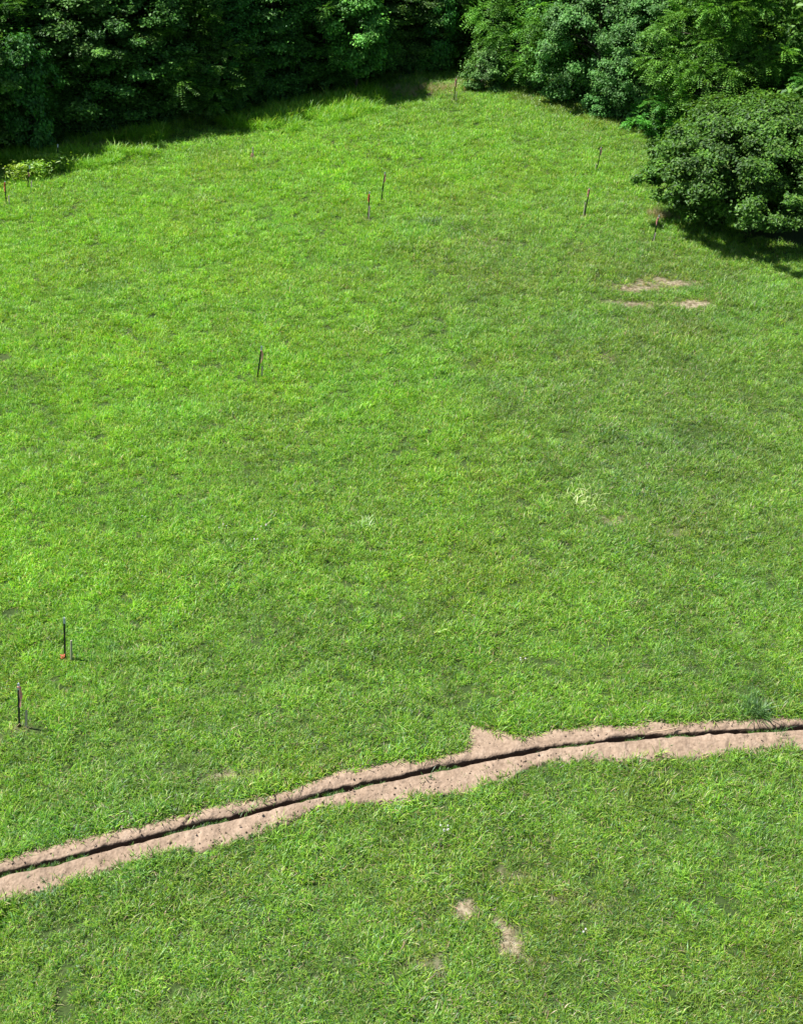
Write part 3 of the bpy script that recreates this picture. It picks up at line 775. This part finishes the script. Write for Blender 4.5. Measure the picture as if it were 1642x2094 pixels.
posts = [
 ((132,1264),(133.8,1350),"black post with orange tape fallen round its foot, lower left",None,.13,0),
 ((38.4,1398),(41,1491),"nearest dark post, pink tape hanging down its right side, lower left edge",(.50,.93,1,.016),.14,1),
 ((535.5,707.8),(526.8,774.5),"lone leaning post with pink tape in the middle of the field",(.50,.86,1,.034),.13,2),
 ((756,392),(752.3,449),"front post of the two in the upper middle, orange-red tape at top",(.62,.9,-1,.006),.10,3),
 ((787.2,352),(779.4,414.5),"rear post of the two in the upper middle, pink tape drooping",(.66,.92,1,.014),.08,4),
 ((1229,301),(1219.8,348),"right-hand leaning post farthest back, near the grey-green trees",(.66,.93,1,.008),.07,5),
 ((1205.6,384.4),(1194.5,443),"leaning post on the right with pale pink tip, between two others",(.7,.95,-1,.006),.07,7),
 ((1347.5,440),(1334.2,494.5),"leaning post standing beside the big round bush",(.62,.9,-1,.008),.09,8),
 ((933.5,160),(927.8,206.5),"magenta-topped post at the very back of the field",(.62,.96,-1,.004),.05,10),
 ((11,371),(14,418.5),"red-topped post at the far left edge of the field",(.56,.94,-1,.004),.07,6),
 ((58.6,338),(59,390),"post with pink tape rising from bright weeds, upper left",(.52,.68,1,.016),.14,11),
 ((119,295),(120,336),"white-tipped post against the dark wood, upper left",None,.16,13),
]
for top, base, lab, tape, tip, sd_ in posts:
    p = steel_post('steel_post', top, base, lab, tape, tip, sd_, bent=(sd_ == 11))
    if sd_ == 0:                                          # tape slipped to the foot of the post
        rr_ = random.Random(4); mb = MB(); pts = []
        for i in range(16):
            a = i*.9; pts.append((-.045+.045*math.cos(a)+rr_.uniform(-.01, .01), -.02+.03*math.sin(a), .06+.012*i*.7+rr_.uniform(-.01, .02)))
        mb.tube(pts, [.009]*16, 6)
        link('flagging_tape', mb.mesh('tape_heap'), M_TAPEO, p)
stakes = [
 ((146.7,1309.6),(146.7,1353.5),"pale wooden stake beside the black post with orange tape at its foot",.5),
 ((54.8,1453),(55.2,1492),"grey wooden stake right of the nearest dark post",-.4),
 ((537,749),(535.5,774.5),"short stake beside the lone leaning post mid-field",.6),
 ((756.2,421.8),(754.3,450),"short stake touching the front post of the upper middle pair",.6),
 ((1219,335),(1217,350),"short stake at the foot of the farthest-back right-hand post",.5),
 ((1196.5,414.5),(1192.5,444),"short stake against the pale-tipped leaning post on the right",.5),
 ((1340,476),(1336,496),"short stake at the foot of the post beside the bush",.7),
 ((934,188),(931.4,208),"short stake right of the magenta-topped post at the back",-.3),
 ((18.9,400),(20.5,422),"short dark stake beside the red-topped post, far left edge",-.5),
 ((65.4,370),(65.4,391),"short dark stake in front of the bright weeds, upper left",-.4),
]
for top, base, lab, rot in stakes: wood_stake('wooden_stake', top, base, lab, rot)
t = wood_stake('wooden_stake', (517.5,301), (516.8,331), "dark short stake wrapped in pink tape, alone in the upper left grass", .8, .05)
mb = MB()
for s_ in (-1, 1):
    V = []; n = 7
    for i in range(n):
        q = i/(n-1); x = s_*(.03+.07*q**.7); z = .30-.24*q
        z += .06; V += [(x-.016, -.03-.01*q, z), (x+.016, -.034-.01*q, z), (x+.016, -.031-.01*q, z), (x-.016, -.027-.01*q, z)]
    Fq = [(4*i+k, 4*i+(k+1) % 4, 4*i+4+(k+1) % 4, 4*i+4+k) for i in range(n-1) for k in range(4)] + [(0, 3, 2, 1), (4*n-4, 4*n-3, 4*n-2, 4*n-1)]
    mb.add(V, Fq)
mb.prism([(-.035, -.03), (.035, -.03), (.035, .03), (-.035, .03)], .20, .32)
link('flagging_tape', mb.mesh('tape'), M_TAPE, t)

# ------------------------------------------------------------------ single weeds, clumps, flowers and a stick
def blade_thing(name, px, py, label, cat, args, seed, n=60, sc=1.0):
    r = np.random.default_rng(seed); g = ground(px, py)
    V, q, t, C = blades(r, n, *args)
    me = mesh_np(name, V*sc, [q, t]); add_col(me, 'col', C); me.materials.append(M_WEED)
    o = link(name, me); o.location = (g.x, g.y, float(gz(np.array([g.x]), np.array([g.y]))[0]))
    return tag(o, label, cat)
PB = [(.10, .21, .05, 4), (.15, .27, .07, 3), (.07, .15, .04, 2)]
PYW = [(.50, .66, .25, 3), (.62, .70, .36, 2), (.26, .46, .08, 3)]
blade_thing('grass_clump', 1545, 1462, "large dark green grass clump overhanging the right end of the trench", "grass clump", (.22, .25, .6, .016, .45, 1.1, PB, 0, 4), 1, 170)
blade_thing('grass_clump', 1190, 1022, "pale yellow-green bent grass clump right of centre", "grass clump", (.42, .2, .5, .016, .6, 1.4, PYW, 0, 4), 2, 130)
blade_thing('grass_clump', 750, 1078, "pale yellow grass tuft in the middle of the field", "grass clump", (.25, .2, .45, .016, .6, 1.3, PYW, 0, 4), 3, 70)
blade_thing('grass_clump', 882, 462, "broad-bladed grass tuft behind the middle of the field", "grass clump", (.4, .2, .6, .022, .6, .9, PB, 0, 4), 4, 110)
blade_thing('grass_clump', 745, 680, "small pale grass tuft above the centre of the field", "grass clump", (.3, .2, .42, .018, .6, 1.2, PYW, 0, 4), 5, 50)
blade_thing('grass_clump', 410, 412, "small pale tuft in the upper left grass", "grass clump", (.25, .25, .5, .02, .6, 1.0, PYW, 0, 4), 6, 40)
blade_thing('grass_clump', 1128, 955, "thin straw stalks standing above the pale grass clump", "grass clump", (.3, .3, .55, .012, .3, .4, [(.5, .5, .3, 1)], 0, 4), 7, 9)
blade_thing('grass_clump', 500, 1630, "dark green clump leaning over the left part of the trench", "grass clump", (.45, .15, .32, .013, .6, 1.4, PB, 0, 4), 8, 200)
blade_thing('grass_clump', 985, 1452, "dark grass clump beside the notch where the soil widens", "grass clump", (.25, .12, .28, .013, .6, 1.3, PB, 0, 4), 9, 100)
blade_thing('grass_clump', 875, 1597, "single green weed growing on the soil below the trench, middle", "grass clump", (.08, .15, .33, .014, .6, .9, PB, 0, 4), 10, 26)
blade_thing('grass_clump', 48, 1818, "small dark weed on the soil near the left end of the trench", "grass clump", (.09, .12, .25, .014, .8, .8, PB, 0, 4), 11, 26)
blade_thing('grass_clump', 1370, 1527, "flat weed on the soil right of the thin stick", "grass clump", (.12, .1, .22, .014, 1.0, .6, PB, 0, 4), 12, 24)
blade_thing('grass_clump', 1590, 1510, "thin tall grass stems on the soil near the right edge", "grass clump", (.12, .3, .5, .010, .4, .5, PB, 0, 4), 13, 14)
blade_thing('grass_clump', 105, 1822, "green clump overlapping the lower soil edge on the left", "grass clump", (.25, .12, .28, .013, .7, 1.2, PB, 0, 4), 14, 110)

def broad_weed(px, py, label, seed, n=70, h=.75, spread=.62):
    r = np.random.default_rng(seed); g = ground(px, py)
    P = np.stack([r.normal(0, spread*.5, n*6), r.normal(0, spread*.4, n*6), r.uniform(.1, h, n*6)], 1)
    V, T, C = leaf_quads(r, P, np.array([0, 0, 1.])+r.normal(0, .45, P.shape), rand_dir(r, len(P))+[0, 0, -.4], r.uniform(.10, .26, len(P)), r.uniform(.035, .07, len(P)), [(.30, .52, .03, 3), (.40, .60, .06, 2), (.18, .38, .03, 2)])
    me = mesh_np('weed', V, [T]); add_col(me, 'col', C); me.materials.append(M_WEED)
    t = empty('broadleaf_weed', (g.x, g.y, 0)); link('leaves', me, None, t)
    mb = MB()
    for i in range(14):
        x, y = r.normal(0, spread*.45, 2); mb.tube([(x*.6, y*.6, -.03), (x*.8, y*.8, h*.5), (x, y, h*.95)], [.007, .006, .003], 5)
    link('stems', mb.mesh('stems'), M_STEM, t)
    tag(t, label, "weed", "bright broadleaf weeds below the dark wood")
broad_weed(45, 372, "bright yellow-green leafy weed right next to the far left post", 1)
broad_weed(80, 366, "bright leafy weed just right of the pink-taped upper left post", 2)
broad_weed(112, 352, "bright leafy weed at the foot of the white-tipped post", 3)

def clover(px, py, label, heads, seed):
    r = random.Random(seed); g = ground(px, py); z = float(gz(np.array([g.x]), np.array([g.y]))[0])
    t = empty('white_flower', (g.x, g.y, z)); t["label"] = label; t["category"] = "flower"; t["group"] = "white flowers in the grass"
    for i in range(heads):
        x, y, h = r.uniform(-.09, .09), r.uniform(-.07, .07), r.uniform(.2, .28)
        mb = MB(); mb.tube([(x*.5, y*.5, -.02), (x*.8, y*.8, h*.6), (x, y, h)], [.003, .003, .002], 5); st = link('stem', mb.mesh('stem'), M_STEM, t)
        mb = MB()
        for k in range(26):                                # florets radiating into a ragged head
            a = k*2.4; c = 1-k/26*1.5; s = math.sqrt(max(.05, 1-c*c)); d = Vector((s*math.cos(a), s*math.sin(a), c)); p = Vector((x, y, h+.012))
            q = p+d*.013*r.uniform(.8, 1.2); u = d.cross(Vector((.3, .2, .9))).normalized()*.004; w = d.cross(u).normalized()*.004
            mb.add([p, q+u, q+w, q-u, q-w, q+d*.006], [(0, 1, 2), (0, 2, 3), (0, 3, 4), (0, 4, 1), (5, 2, 1), (5, 3, 2), (5, 4, 3), (5, 1, 4)])
        link('flower_head', mb.mesh('head'), M_PETAL, t)
clover(908, 1712, "white flower cluster in the grass below the trench, the most visible one", 6, 1)
clover(458, 1098, "tiny white flowers left of the pale tuft, leftmost pair", 3, 2)
clover(540, 1098, "tiny white flowers left of the pale tuft, right-hand pair", 3, 3)
clover(527, 1122, "tiny white flowers left of the pale tuft, lowest pair", 3, 4)
clover(298, 1078, "single tiny white flower farthest left in the field", 2, 5)
clover(1068, 1368, "white flowers in the grass above the trench notch", 3, 6)
clover(1193, 1922, "two white flowers right of the bare patch at the bottom", 2, 7)

g0, g1 = ground(1318, 1508), ground(1388, 1494)
mb = MB(); pts = []
for i in range(9):
    q = i/8; p = g0.lerp(g1, q); pts.append((p.x, p.y+.012*math.sin(q*7), .10+.006*math.sin(q*11)))
mb.tube(pts, [.006, .010, .011, .012, .012, .013, .013, .012, .007], 7)
mb.tube([pts[5], (pts[5][0]+.05, pts[5][1]+.05, .13), (pts[5][0]+.10, pts[5][1]+.07, .13)], [.006, .005, .002], 5)
tag(link('stick', mb.mesh('stick', True), M_STICK), "thin pale stick lying on the soil above the trench, right side", "stick")
